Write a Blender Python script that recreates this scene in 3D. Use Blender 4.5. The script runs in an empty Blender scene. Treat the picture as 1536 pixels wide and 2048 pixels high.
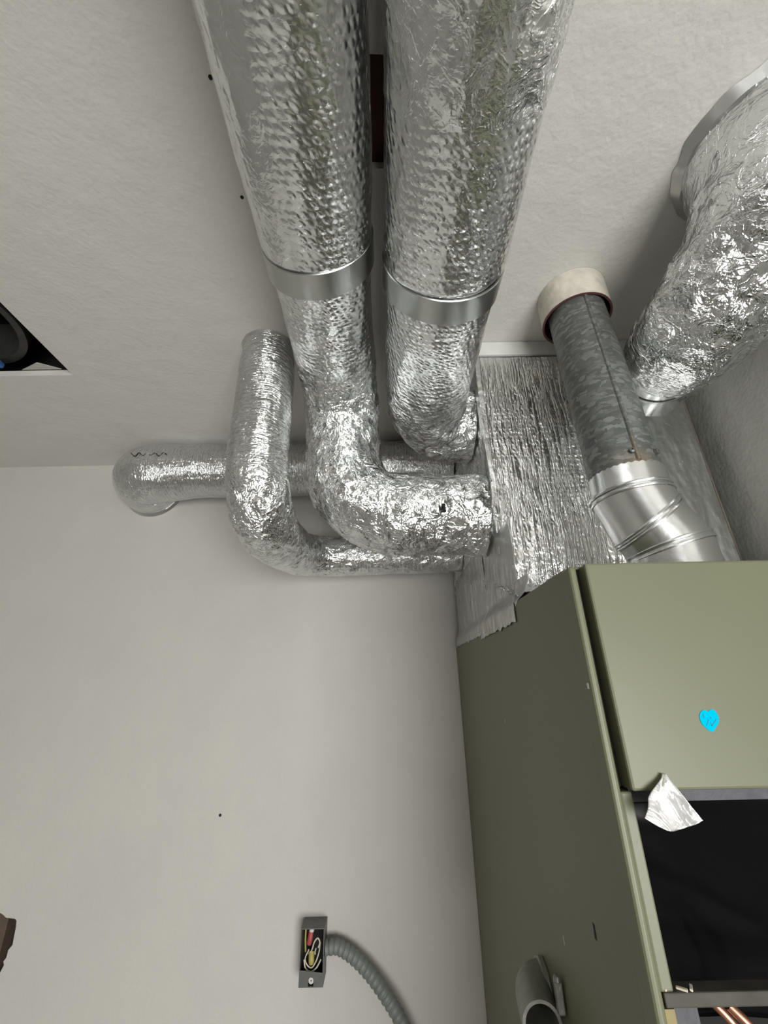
import bpy, bmesh, math, random
from mathutils import Vector, Matrix, noise
random.seed(7)
C = bpy.context.scene.collection
PI = math.pi
CZ = 1.765                      # camera height above the floor; all z below are written relative to the lens

# ------------------------------------------------------------------ camera
cam_d = bpy.data.cameras.new('camera'); cam = bpy.data.objects.new('camera', cam_d); C.objects.link(cam)
cam_d.sensor_fit = 'VERTICAL'; cam_d.sensor_height = 36.0
cam_d.lens = 834.2 / 2048 * 36.0
cam_d.clip_start = 0.02
r = Vector((0.99982, 0.00447, -0.01867)); u = Vector((0.01894, -0.38975, 0.92073)); f = Vector((0.00316, 0.92091, 0.38976))
cam.matrix_world = Matrix(((r.x, u.x, -f.x, 0), (r.y, u.y, -f.y, 0), (r.z, u.z, -f.z, CZ), (0, 0, 0, 1)))
bpy.context.scene.camera = cam

# ------------------------------------------------------------------ world, light, exposure
w = bpy.data.worlds.new('world'); bpy.context.scene.world = w; w.use_nodes = True
w.node_tree.nodes['Background'].inputs[0].default_value = (0.80, 0.88, 1.0, 1)
w.node_tree.nodes['Background'].inputs[1].default_value = 1.0
vs = bpy.context.scene.view_settings
vs.view_transform = 'Standard'; vs.look = 'None'; vs.gamma = 1.0; vs.use_curve_mapping = False
vs.exposure = 0.0

def area(name, loc, target, sx, sy, power, col):
    d = bpy.data.lights.new(name, 'AREA'); d.shape = 'RECTANGLE'; d.size = sx; d.size_y = sy; d.energy = power; d.color = col
    o = bpy.data.objects.new(name, d); C.objects.link(o); o.location = Vector(loc) + Vector((0, 0, CZ))
    o.rotation_euler = (Vector(target) - Vector(loc)).to_track_quat('-Z', 'Y').to_euler()
    return o
# daylight through the tall window behind the camera
area('window_daylight', (0.70, -1.90, -0.55), (0.62, 0.0, -0.15), 1.35, 1.10, 80, (0.995, 1.0, 0.965))

# ------------------------------------------------------------------ material helpers
def mat(name):
    m = bpy.data.materials.new(name); m.use_nodes = True
    nt = m.node_tree; b = nt.nodes['Principled BSDF']
    return m, nt, b
def node(nt, t, **kw):
    n = nt.nodes.new(t)
    for k, v in kw.items():
        if k.startswith('i_'):
            key = k[2:]; key = int(key) if key.isdigit() else key.replace('_', ' ')
            n.inputs[key].default_value = v
        else: setattr(n, k, v)
    return n
def mth(nt, op, a, b=None, c=None, clamp=False):
    n = nt.nodes.new('ShaderNodeMath'); n.operation = op; n.use_clamp = clamp
    for i, x in enumerate((a, b, c)):
        if x is None: continue
        if isinstance(x, (int, float)): n.inputs[i].default_value = x
        else: nt.links.new(x, n.inputs[i])
    return n.outputs[0]
def vmth(nt, op, a, b=None):
    n = nt.nodes.new('ShaderNodeVectorMath'); n.operation = op
    for i, x in enumerate((a, b)):
        if x is None: continue
        if isinstance(x, tuple): n.inputs[i].default_value = x
        elif isinstance(x, (int, float)): n.inputs['Scale'].default_value = x
        else: nt.links.new(x, n.inputs[i])
    return n.outputs['Value'] if op == 'DOT_PRODUCT' else n.outputs['Vector']
def plain(name, col, rough=0.5, metal=0.0, nscale=30, nvar=0.12, bump=0.0, bscale=200, coat=0.0):
    m, nt, b = mat(name)
    tc = node(nt, 'ShaderNodeTexCoord'); n = node(nt, 'ShaderNodeTexNoise', i_Scale=nscale, i_Detail=4.0)
    nt.links.new(tc.outputs['Object'], n.inputs['Vector'])
    mx = node(nt, 'ShaderNodeMixRGB'); mx.inputs[1].default_value = tuple(c * (1 - nvar) for c in col) + (1,)
    mx.inputs[2].default_value = tuple(min(1, c * (1 + nvar)) for c in col) + (1,)
    nt.links.new(n.outputs['Fac'], mx.inputs[0]); nt.links.new(mx.outputs[0], b.inputs['Base Color'])
    b.inputs['Roughness'].default_value = rough; b.inputs['Metallic'].default_value = metal
    b.inputs['Coat Weight'].default_value = coat
    if name == 'cyan_sticker': b.inputs['Specular IOR Level'].default_value = 0.0
    if name == 'black_glossy_sheet': b.inputs['Specular IOR Level'].default_value = 0.07
    if bump:
        n2 = node(nt, 'ShaderNodeTexNoise', i_Scale=bscale, i_Detail=3.0); nt.links.new(tc.outputs['Object'], n2.inputs['Vector'])
        bp = node(nt, 'ShaderNodeBump', i_Strength=1.0, i_Distance=bump)
        nt.links.new(n2.outputs['Fac'], bp.inputs['Height']); nt.links.new(bp.outputs[0], b.inputs['Normal'])
    return m

def paint_wall(name, base, dirty):
    m, nt, b = mat(name)
    tc = node(nt, 'ShaderNodeTexCoord')
    n = node(nt, 'ShaderNodeTexNoise', i_Scale=3.0, i_Detail=5.0, i_Roughness=0.6); nt.links.new(tc.outputs['Object'], n.inputs['Vector'])
    cr = node(nt, 'ShaderNodeValToRGB'); cr.color_ramp.elements[0].position = 0.3; cr.color_ramp.elements[1].position = 0.7
    cr.color_ramp.elements[0].color = dirty + (1,); cr.color_ramp.elements[1].color = base + (1,)
    nt.links.new(n.outputs['Fac'], cr.inputs[0]); nt.links.new(cr.outputs[0], b.inputs['Base Color'])
    b.inputs['Roughness'].default_value = 0.62; b.inputs['Specular IOR Level'].default_value = 0.25
    a = node(nt, 'ShaderNodeTexNoise', i_Scale=150.0, i_Detail=3.0); a2 = node(nt, 'ShaderNodeTexNoise', i_Scale=18.0, i_Detail=3.0)
    nt.links.new(tc.outputs['Object'], a.inputs['Vector']); nt.links.new(tc.outputs['Object'], a2.inputs['Vector'])
    h = mth(nt, 'ADD', mth(nt, 'MULTIPLY', a.outputs['Fac'], 0.0008), mth(nt, 'MULTIPLY', a2.outputs['Fac'], 0.0028))
    bp = node(nt, 'ShaderNodeBump', i_Strength=0.8, i_Distance=1.0); nt.links.new(h, bp.inputs['Height']); nt.links.new(bp.outputs[0], b.inputs['Normal'])
    return m

def foil(name, col=(0.79, 0.80, 0.80), rough=0.21, pitch=0.0095, bub=1.0, streak=0.0, cscale=1.0, camp=1.0, metal=1.0):
    """aluminium foil: bubble-wrap dimples, crumple facets and ring wrinkles weighted by mesh attributes"""
    m, nt, b = mat(name)
    uv = node(nt, 'ShaderNodeUVMap').outputs[0]
    at = node(nt, 'ShaderNodeAttribute', attribute_name='foil')      # R bubbles, G crumple, B rings
    sep = node(nt, 'ShaderNodeSeparateColor'); nt.links.new(at.outputs['Color'], sep.inputs[0])
    B, G, Rg = sep.outputs[0], sep.outputs[1], sep.outputs[2]
    tc = node(nt, 'ShaderNodeTexCoord').outputs['Object']
    # wobble
    wn = node(nt, 'ShaderNodeTexNoise', i_Scale=22.0, i_Detail=2.0); nt.links.new(tc, wn.inputs['Vector'])
    wob = vmth(nt, 'SUBTRACT', wn.outputs['Color'], (0.5, 0.5, 0.5))
    # bubbles (offset rows)
    p = vmth(nt, 'ADD', uv, vmth(nt, 'SCALE', wob, 0.006))
    s = node(nt, 'ShaderNodeSeparateXYZ'); nt.links.new(p, s.inputs[0])
    cx = node(nt, 'ShaderNodeCombineXYZ')
    nt.links.new(mth(nt, 'ADD', mth(nt, 'MULTIPLY', s.outputs[0], 1 / pitch), mth(nt, 'MULTIPLY', s.outputs[1], 0.5 / pitch)), cx.inputs[0])
    nt.links.new(mth(nt, 'MULTIPLY', s.outputs[1], 1 / pitch), cx.inputs[1])
    vo = node(nt, 'ShaderNodeTexVoronoi', voronoi_dimensions='2D', i_Scale=1.0, i_Randomness=0.32); nt.links.new(cx.outputs[0], vo.inputs['Vector'])
    mr = node(nt, 'ShaderNodeMapRange', interpolation_type='SMOOTHSTEP'); mr.inputs[1].default_value = 0.08; mr.inputs[2].default_value = 0.56
    mr.inputs[3].default_value = 1.0; mr.inputs[4].default_value = 0.0
    nt.links.new(vo.outputs['Distance'], mr.inputs[0])
    vc = node(nt, 'ShaderNodeSeparateColor'); nt.links.new(vo.outputs['Color'], vc.inputs[0])
    hb = mth(nt, 'MULTIPLY', mr.outputs[0], mth(nt, 'ADD', mth(nt, 'MULTIPLY', vc.outputs[0], 0.0008), 0.00022))
    h = mth(nt, 'MULTIPLY', mth(nt, 'MULTIPLY', hb, B), bub)
    # crumple facets, three sizes
    def facet(scale, warp, amp):
        q = vmth(nt, 'ADD', tc, vmth(nt, 'SCALE', wob, warp))
        v = node(nt, 'ShaderNodeTexVoronoi', i_Scale=scale); nt.links.new(q, v.inputs['Vector'])
        d = vmth(nt, 'SUBTRACT', q, v.outputs['Position'])
        c = vmth(nt, 'SUBTRACT', v.outputs['Color'], (0.5, 0.5, 0.5))
        return mth(nt, 'MULTIPLY', vmth(nt, 'DOT_PRODUCT', d, c), amp)
    f1 = facet(27 * cscale, 0.05, 0.46 * camp); f2 = facet(66 * cscale, 0.03, 0.32 * camp); f3 = facet(170 * cscale, 0.012, 0.12 * camp)
    fs = mth(nt, 'ADD', mth(nt, 'ADD', f1, f2), f3)
    def crease(scale, amp, dist):
        cn = node(nt, 'ShaderNodeTexNoise', i_Scale=scale, i_Detail=3.0, i_Roughness=0.55, i_Distortion=dist); nt.links.new(tc, cn.inputs['Vector'])
        a = mth(nt, 'SUBTRACT', 1.0, mth(nt, 'MULTIPLY', mth(nt, 'ABSOLUTE', mth(nt, 'SUBTRACT', cn.outputs['Fac'], 0.5)), 9.0), None, True)
        return mth(nt, 'MULTIPLY', mth(nt, 'POWER', a, 1.6), amp * camp)
    fs = mth(nt, 'ADD', fs, mth(nt, 'ADD', crease(30.0, 0.0011, 1.2), crease(75.0, 0.0005, 0.6)))
    h = mth(nt, 'ADD', h, mth(nt, 'MULTIPLY', fs, G))
    # ring wrinkles across the axis
    rn = node(nt, 'ShaderNodeTexNoise', noise_dimensions='2D', i_Scale=1.0, i_Detail=3.0, i_Roughness=0.6)
    mp = vmth(nt, 'MULTIPLY', p, (26.0, 190.0, 1.0)); nt.links.new(mp, rn.inputs['Vector'])
    rr = mth(nt, 'ABSOLUTE', mth(nt, 'SUBTRACT', rn.outputs['Fac'], 0.5))
    h = mth(nt, 'ADD', h, mth(nt, 'MULTIPLY', mth(nt, 'MULTIPLY', rr, -0.0075), Rg))
    if streak:
        sn = node(nt, 'ShaderNodeTexNoise', noise_dimensions='2D', i_Scale=1.0, i_Detail=3.0, i_Roughness=0.6)
        nt.links.new(vmth(nt, 'MULTIPLY', p, (95.0, 7.0, 1.0)), sn.inputs['Vector'])
        rs = mth(nt, 'ABSOLUTE', mth(nt, 'SUBTRACT', sn.outputs['Fac'], 0.5))
        h = mth(nt, 'ADD', h, mth(nt, 'MULTIPLY', mth(nt, 'POWER', mth(nt, 'SUBTRACT', 1.0, mth(nt, 'MULTIPLY', rs, 5.0), None, True), 3.0), streak * 0.0010))
    # gentle long buckles
    ln = node(nt, 'ShaderNodeTexNoise', noise_dimensions='2D', i_Scale=1.0, i_Detail=2.0)
    nt.links.new(vmth(nt, 'MULTIPLY', uv, (34.0, 11.0, 1.0)), ln.inputs['Vector'])
    h = mth(nt, 'ADD', h, mth(nt, 'MULTIPLY', ln.outputs['Fac'], 0.004))
    bp = node(nt, 'ShaderNodeBump', i_Strength=1.0, i_Distance=1.0); nt.links.new(h, bp.inputs['Height'])
    nt.links.new(bp.outputs[0], b.inputs['Normal'])
    b.inputs['Base Color'].default_value = col + (1,); b.inputs['Metallic'].default_value = metal
    # dusty film varies the gloss
    dn = node(nt, 'ShaderNodeTexNoise', i_Scale=9.0, i_Detail=4.0); nt.links.new(tc, dn.inputs['Vector'])
    nt.links.new(mth(nt, 'ADD', mth(nt, 'MULTIPLY', dn.outputs['Fac'], rough * 0.9), rough * 0.55), b.inputs['Roughness'])
    return m

def spangle(name):
    m, nt, b = mat(name)
    tc = node(nt, 'ShaderNodeTexCoord').outputs['Object']
    wn = node(nt, 'ShaderNodeTexNoise', i_Scale=90.0, i_Detail=3.0); nt.links.new(tc, wn.inputs['Vector'])
    q = vmth(nt, 'ADD', vmth(nt, 'MULTIPLY', tc, (0.65, 0.65, 1.5)), vmth(nt, 'SCALE', wn.outputs['Color'], 0.014))
    v = node(nt, 'ShaderNodeTexVoronoi', i_Scale=150.0); nt.links.new(q, v.inputs['Vector'])
    s = node(nt, 'ShaderNodeSeparateColor'); nt.links.new(v.outputs['Color'], s.inputs[0])
    cr = node(nt, 'ShaderNodeValToRGB'); e = cr.color_ramp.elements
    e[0].color = (0.115, 0.12, 0.115, 1); e[1].color = (0.25, 0.26, 0.25, 1); cr.color_ramp.elements.new(0.55).color = (0.155, 0.16, 0.155, 1)
    nt.links.new(s.outputs[0], cr.inputs[0])
    # rust stain low on the pipe
    sp = node(nt, 'ShaderNodeSeparateXYZ'); nt.links.new(tc, sp.inputs[0])
    rn = node(nt, 'ShaderNodeTexNoise', i_Scale=60.0, i_Detail=4.0); nt.links.new(tc, rn.inputs['Vector'])
    gz = mth(nt, 'SUBTRACT', 1.0, mth(nt, 'MULTIPLY', mth(nt, 'SUBTRACT', sp.outputs[2], 0.0), 22.0), None, True)
    gx = mth(nt, 'SUBTRACT', 1.0, mth(nt, 'MULTIPLY', mth(nt, 'ABSOLUTE', mth(nt, 'SUBTRACT', sp.outputs[0], -0.004)), 34.0), None, True)
    fac = mth(nt, 'MULTIPLY', mth(nt, 'MULTIPLY', gz, gx), mth(nt, 'MULTIPLY', rn.outputs['Fac'], 1.7), None, True)
    mx = node(nt, 'ShaderNodeMixRGB'); mx.inputs[2].default_value = (0.28, 0.20, 0.12, 1)
    nt.links.new(fac, mx.inputs[0]); nt.links.new(cr.outputs[0], mx.inputs[1]); nt.links.new(mx.outputs[0], b.inputs['Base Color'])
    b.inputs['Metallic'].default_value = 0.55; b.inputs['Roughness'].default_value = 0.42
    bp = node(nt, 'ShaderNodeBump', i_Strength=0.5, i_Distance=0.0006); nt.links.new(s.outputs[1], bp.inputs['Height']); nt.links.new(bp.outputs[0], b.inputs['Normal'])
    return m

M = {
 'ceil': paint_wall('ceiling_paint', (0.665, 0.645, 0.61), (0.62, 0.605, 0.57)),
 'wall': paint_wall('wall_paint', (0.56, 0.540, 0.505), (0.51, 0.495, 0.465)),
 'sidewall': paint_wall('right_wall_paint_lightened', (0.74, 0.74, 0.70), (0.68, 0.68, 0.64)),  # lighter copy of the wall paint, stands in for light the wall lacks
 'grime': plain('brown_grimy_caulk', (0.20, 0.16, 0.12), 0.8, nscale=40, nvar=0.6, bump=0.001, bscale=90),
 'panel': plain('unseen_wall_darkened', (0.33, 0.32, 0.30), 0.6, nscale=8, nvar=0.2),  # unseen left wall, darkened to cut bounce onto the furnace side
 'floor': plain('concrete_floor', (0.34, 0.33, 0.31), 0.7, bump=0.002, bscale=40),
 'wrap': foil('bubble_wrap_foil'),
 'flex': foil('ringed_foil_wrap', rough=0.20, pitch=0.008),
 'big': foil('crumpled_duct_foil', rough=0.18, cscale=0.8),
 'plenum': foil('plenum_bubble_foil', col=(0.86, 0.86, 0.85), rough=0.22, pitch=0.0085, bub=0.55, streak=1.25, camp=0.9),
 'dull': foil('dull_foil_tape', col=(0.60, 0.60, 0.59), rough=0.36, bub=0.3, cscale=0.55, camp=0.4),
 'scrap': foil('bright_foil_scrap', col=(0.97, 0.96, 0.97), rough=0.42, cscale=0.7, camp=0.55, metal=0.8),
 'strap': plain('strap_steel', (0.50, 0.51, 0.50), 0.30, 1.0, nscale=60, nvar=0.08),
 'newsteel': plain('bright_galvanised_elbow', (0.78, 0.79, 0.79), 0.24, 1.0, nscale=25, nvar=0.08, bump=0.0004, bscale=60),
 'spangle': spangle('galvanised_spangle'),
 'olive': plain('olive_enamel', (0.146, 0.153, 0.093), 0.42, nscale=6, nvar=0.06, bump=0.00004, bscale=300),
 'olive_shaded': plain('olive_enamel_shaded', (0.05, 0.052, 0.03), 0.6, nscale=10),  # shaded copy of the olive, for the gap beside the door
 'mustard': plain('mustard_liner', (0.25, 0.20, 0.08), 0.6, nscale=50, nvar=0.25),
 'black': plain('black_void', (0.006, 0.006, 0.006), 0.8),  # near black; also stands in for shade in gaps and cavities
 'gloss': plain('black_glossy_sheet', (0.004, 0.004, 0.0045), 0.2, nscale=12, bump=0.004, bscale=9),
 'greyband': plain('grey_insulation', (0.10, 0.10, 0.11), 0.8, nscale=90, nvar=0.4, bump=0.003, bscale=120),
 'barmetal': plain('dirty_bar_metal', (0.060, 0.054, 0.044), 0.7, 0.1, nscale=60, nvar=0.5),
 'copper': plain('copper_tube', (0.62, 0.30, 0.20), 0.35, 0.9, nscale=60, nvar=0.3),
 'cyan': plain('cyan_sticker', (0.0, 0.44, 0.72), 0.9, nvar=0.0),
 'ink': plain('ink', (0.0, 0.22, 0.34), 0.6),
 'collar': plain('painted_rusty_collar', (0.56, 0.52, 0.45), 0.7, nscale=45, nvar=0.42, bump=0.001, bscale=90),
 'rust': plain('rust_rim', (0.10, 0.035, 0.03), 0.8, nscale=80, nvar=0.4),
 'box': plain('grey_steel_box', (0.12, 0.12, 0.115), 0.45, 0.5, nscale=60, nvar=0.2),
 'cable': plain('armored_cable_steel', (0.20, 0.215, 0.20), 0.6, 0.25, nscale=60, nvar=0.15),
 'whitewire': plain('white_wire', (0.62, 0.56, 0.46), 0.5),
 'redwire': plain('red_wire_nut', (0.42, 0.07, 0.07), 0.5),
 'yellowwire': plain('yellow_wire_nut', (0.42, 0.36, 0.10), 0.5),
 'bluewire': plain('blue_plastic', (0.04, 0.12, 0.32), 0.5),
 'trim': plain('white_trim', (0.60, 0.595, 0.565), 0.5, bump=0.0006),
 'plasterboard': plain('plasterboard_edge', (0.45, 0.44, 0.40), 0.9, bump=0.001),
 'wood': plain('old_brown_wood', (0.10, 0.07, 0.05), 0.8, nscale=20, nvar=0.5, bump=0.002, bscale=30),
 'maroon': plain('dark_red_brown_wood', (0.14, 0.06, 0.05), 0.8, nscale=25, nvar=0.5),
 'fitting': plain('cast_grey_fitting', (0.26, 0.26, 0.23), 0.45, 0.5, nscale=60, nvar=0.3, bump=0.0008, bscale=120),
 'rubber': plain('black_duct_ring', (0.03, 0.03, 0.028), 0.5, nscale=60, nvar=0.6, bump=0.001),
 'winframe': plain('window_frame_white', (0.6, 0.6, 0.58), 0.5),
}

# ------------------------------------------------------------------ mesh helpers (coordinates relative to the lens, +x right, +y away, +z up)
def build(name, V_, F_, m, parent=None, smooth=False, uvs=None, foilw=None, org=None):
    """verts in lens-relative coordinates -> one mesh object whose origin sits at its bounding-box base"""
    vs_ = [Vector(v) + Vector((0, 0, CZ)) for v in V_]
    if org is None:
        xs = [v.x for v in vs_]; ys = [v.y for v in vs_]; zs = [v.z for v in vs_]
        o_ = Vector(((min(xs) + max(xs)) / 2, (min(ys) + max(ys)) / 2, min(zs)))
    else: o_ = Vector(org) + Vector((0, 0, CZ))
    me = bpy.data.meshes.new(name); me.from_pydata([v - o_ for v in vs_], [], F_); me.validate(clean_customdata=False)
    if smooth: me.polygons.foreach_set('use_smooth', [True] * len(me.polygons))
    if uvs:
        l = me.uv_layers.new(name='UVMap')
        for p in me.polygons:
            for k, li in enumerate(p.loop_indices): l.data[li].uv = uvs[p.index][k]
    if foilw:
        a = me.color_attributes.new('foil', 'FLOAT_COLOR', 'POINT')
        for i, c in enumerate(foilw): a.data[i].color = (c[0], c[1], c[2], 1)
    if smooth and not foilw: me.set_sharp_from_angle(angle=math.radians(32))
    me.materials.append(m)
    o = bpy.data.objects.new(name, me); C.objects.link(o)
    if parent is not None:
        o.parent = parent; pl = parent.matrix_world.translation if parent.parent is None else WL[parent.name]
        o.location = o_ - (WL[parent.name])
    else: o.location = o_
    WL[o.name] = o_
    return o
WL = {}
def thing(name, label, cat, loc, group=None):
    o = bpy.data.objects.new(name, None); o.empty_display_size = 0.05; C.objects.link(o)
    o.location = Vector(loc) + Vector((0, 0, CZ)); WL[o.name] = o.location.copy()
    o['label'] = label; o['category'] = cat
    if group: o['group'] = group
    return o
def tag(o, label, cat, group=None):
    o['label'] = label; o['category'] = cat
    if group: o['group'] = group
    return o
def struct(o): o['kind'] = 'structure'; return o

def box_vf(x0, x1, y0, y1, z0, z1, bev=0.0, seg=2, rot=None, piv=None):
    bm = bmesh.new(); bmesh.ops.create_cube(bm, size=1)
    for v in bm.verts: v.co = Vector(((x0 + x1) / 2 + v.co.x * (x1 - x0), (y0 + y1) / 2 + v.co.y * (y1 - y0), (z0 + z1) / 2 + v.co.z * (z1 - z0)))
    if bev: bmesh.ops.bevel(bm, geom=bm.edges[:], offset=bev, segments=seg, affect='EDGES', profile=0.5)
    if rot is not None:
        p = Vector(piv) if piv else Vector(((x0 + x1) / 2, (y0 + y1) / 2, (z0 + z1) / 2))
        for v in bm.verts: v.co = rot @ (v.co - p) + p
    bm.verts.index_update()
    r_ = ([v.co.copy() for v in bm.verts], [[v.index for v in fc.verts] for fc in bm.faces]); bm.free(); return r_
def join(*vf):
    V_, F_ = [], []
    for v, fc in vf:
        n = len(V_); V_ += list(v); F_ += [[i + n for i in q] for q in fc]
    return V_, F_
def box(name, d, m, parent=None, **k):
    v, fc = box_vf(*d, **k); return build(name, v, fc, m, parent)

def slab(name, outer, holes, to3, thick, m, parent=None):
    """flat board with real holes: outline + hole loops (2-D), extruded by thick along to3's third axis"""
    bm = bmesh.new(); loops = []
    for lp in [outer] + holes:
        vs2 = [bm.verts.new((a, b, 0)) for a, b in lp]
        es = [bm.edges.new((vs2[i], vs2[(i + 1) % len(vs2)])) for i in range(len(vs2))]; loops.append(es)
    bmesh.ops.triangle_fill(bm, use_beauty=True, edges=[e for l in loops for e in l])
    # remove faces inside the holes if any were filled
    for fc in bm.faces[:]:
        c = fc.calc_center_median()
        for h in holes:
            if inside(c.x, c.y, h): bm.faces.remove(fc); break
    bm.verts.index_update()
    V2 = [(v.co.x, v.co.y) for v in bm.verts]; F2 = [[v.index for v in fc.verts] for fc in bm.faces]
    n = len(V2)
    V_ = [to3(a, b, 0) for a, b in V2] + [to3(a, b, thick) for a, b in V2]
    F_ = F2 + [[i + n for i in reversed(q)] for q in F2]
    k = 0
    for lp in [outer] + holes:
        L = len(lp)
        for i in range(L): F_.append([k + i, k + (i + 1) % L, n + k + (i + 1) % L, n + k + i])
        k += L
    bm.free(); return build(name, V_, F_, m, parent)
def inside(x, y, poly):
    c = False; j = len(poly) - 1
    for i in range(len(poly)):
        xi, yi = poly[i]; xj, yj = poly[j]
        if (yi > y) != (yj > y) and x < (xj - xi) * (y - yi) / (yj - yi) + xi: c = not c
        j = i
    return c

def catmull(pts, step):
    """pts: tuples (x,y,z,r,bubble,crumple,ring) -> dense samples"""
    P = [list(p) for p in pts]; P = [[2 * a - b for a, b in zip(P[0], P[1])]] + P + [[2 * a - b for a, b in zip(P[-1], P[-2])]]
    out = []
    for i in range(1, len(P) - 2):
        a, b, c, d = P[i - 1], P[i], P[i + 1], P[i + 2]
        L = math.dist(b[:3], c[:3]); st = step(b) if callable(step) else step
        n = max(1, int(L / st))
        # centripetal-style tangents keep elbows tidy
        la, lc = max(math.dist(a[:3], b[:3]), 1e-6), max(math.dist(c[:3], d[:3]), 1e-6)
        for k in range(n):
            t = k / n; o = []
            for q in range(len(b)):
                m1 = ((b[q] - a[q]) / la * L + (c[q] - b[q])) / 2 if q < 3 else (c[q] - b[q])
                m2 = ((c[q] - b[q]) + (d[q] - c[q]) / lc * L) / 2 if q < 3 else (c[q] - b[q])
                h00 = 2 * t**3 - 3 * t**2 + 1; h10 = t**3 - 2 * t**2 + t; h01 = -2 * t**3 + 3 * t**2; h11 = t**3 - t**2
                o.append(h00 * b[q] + h10 * m1 + h01 * c[q] + h11 * m2)
            out.append(o)
    out.append(P[-2]); return out

def sweep(samples, nang, disp=None, caps=True, hollow=0):
    """tube along samples; returns V,F,uvs,weights"""
    cs = [Vector(s[:3]) for s in samples]; n = len(cs)
    T = [(cs[min(i + 1, n - 1)] - cs[max(i - 1, 0)]).normalized() for i in range(n)]
    up = Vector((0, 0, 1)) if abs(T[0].z) < 0.8 else Vector((0, 1, 0))
    N = (up - T[0] * up.dot(T[0])).normalized(); Ns = [N]
    for i in range(1, n):
        N = T[i - 1].rotation_difference(T[i]) @ Ns[-1]; N = (N - T[i] * N.dot(T[i])).normalized(); Ns.append(N)
    V_, F_, UV, Wt = [], [], [], []
    s_ = 0; R0 = samples[n // 2][3]; vv = []
    for i in range(n):
        if i: s_ += (cs[i] - cs[i - 1]).length
        vv.append(s_)
        Bn = T[i].cross(Ns[i])
        for k in range(nang):
            a = 2 * PI * k / nang; dr = Ns[i] * math.cos(a) + Bn * math.sin(a)
            rr = samples[i][3]; wgt = tuple(samples[i][4:7]) if len(samples[i]) > 6 else (0, 0, 0)
            P = cs[i] + dr * rr
            if disp:
                d_, wgt = disp(P, a, s_, samples[i], wgt); P = cs[i] + dr * (rr + d_)
            V_.append(P); Wt.append(wgt)
    for i in range(n - 1):
        for k in range(nang):
            k2 = (k + 1) % nang
            F_.append([i * nang + k, i * nang + k2, (i + 1) * nang + k2, (i + 1) * nang + k])
            u0, u1 = 2 * PI * R0 * k / nang, 2 * PI * R0 * (k + 1) / nang
            UV.append(((u0, vv[i]), (u1, vv[i]), (u1, vv[i + 1]), (u0, vv[i + 1])))
    if caps:
        F_.append([k for k in reversed(range(nang))]); UV.append([(0, 0)] * nang)
        F_.append([(n - 1) * nang + k for k in range(nang)]); UV.append([(0, 0)] * nang)
    return V_, F_, UV, Wt

def foil_disp(seed=0, amp=1.0, zmax=None, wall=None, gate=None):
    off = Vector((seed * 3.1, seed * 1.7, seed * 5.3))
    def d(P, a, s, smp, wgt):
        if gate: wgt = gate(P, a, s, wgt)
        b, c, rg = wgt
        q = P + off
        lo = noise.noise(q * 14) * 0.0030 + noise.noise(q * 35) * (0.0010 + 0.0012 * c)
        v = 0
        if c > 0.03:
            w_ = Vector((noise.noise(q * 30), noise.noise(q * 30 + Vector((5, 5, 5))), noise.noise(q * 30 + Vector((9, 1, 4))))) * 0.012
            ds = noise.voronoi((q + w_) * 42)[0]; rid = min(ds[1] - ds[0], 0.6)
            ds2 = noise.voronoi((q + w_ * 0.5) * 95)[0]; rid2 = min(ds2[1] - ds2[0], 0.6)
            v = c * (-0.0024 * (0.6 - rid) / 0.6 + 0.0010 - 0.0006 * (0.6 - rid2) / 0.6)
        ring = rg * 0.0009 * math.sin(s * 2 * PI / 0.0085 + 1.2 * noise.noise(q * 20))
        return amp * (lo * (0.5 + c) + v + ring), wgt
    return d
def tube_obj(name, pts, m, parent=None, step=0.003, nang=150, disp=None, caps=True, smooth=True):
    V_, F_, UV, Wt = sweep(catmull(pts, step), nang, disp, caps)
    return build(name, V_, F_, m, parent, smooth, UV, Wt)
def simple_tube(name, pts, rad, m, parent=None, step=0.004, nang=20, caps=True):
    pts = [tuple(p) + ((rad,) if len(p) == 3 else ()) for p in pts]
    V_, F_, UV, Wt = sweep(catmull(pts, step), nang, None, caps)
    return build(name, V_, F_, m, parent, True)
def revolve(axis_o, axis_d, prof, nang=64, xdir=None):
    """profile (t along axis, r) closed ring"""
    o_ = Vector(axis_o); d = Vector(axis_d).normalized(); x_ = Vector(xdir or ((1, 0, 0) if abs(d.x) < .9 else (0, 1, 0)))
    x_ = (x_ - d * x_.dot(d)).normalized(); y_ = d.cross(x_)
    V_, F_ = [], []; n = len(prof)
    for k in range(nang):
        a = 2 * PI * k / nang
        for t, r_ in prof: V_.append(o_ + d * t + (x_ * math.cos(a) + y_ * math.sin(a)) * r_)
    for k in range(nang):
        k2 = (k + 1) % nang
        for i in range(n):
            i2 = (i + 1) % n; F_.append([k * n + i, k2 * n + i, k2 * n + i2, k * n + i2])
    return V_, F_

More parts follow.
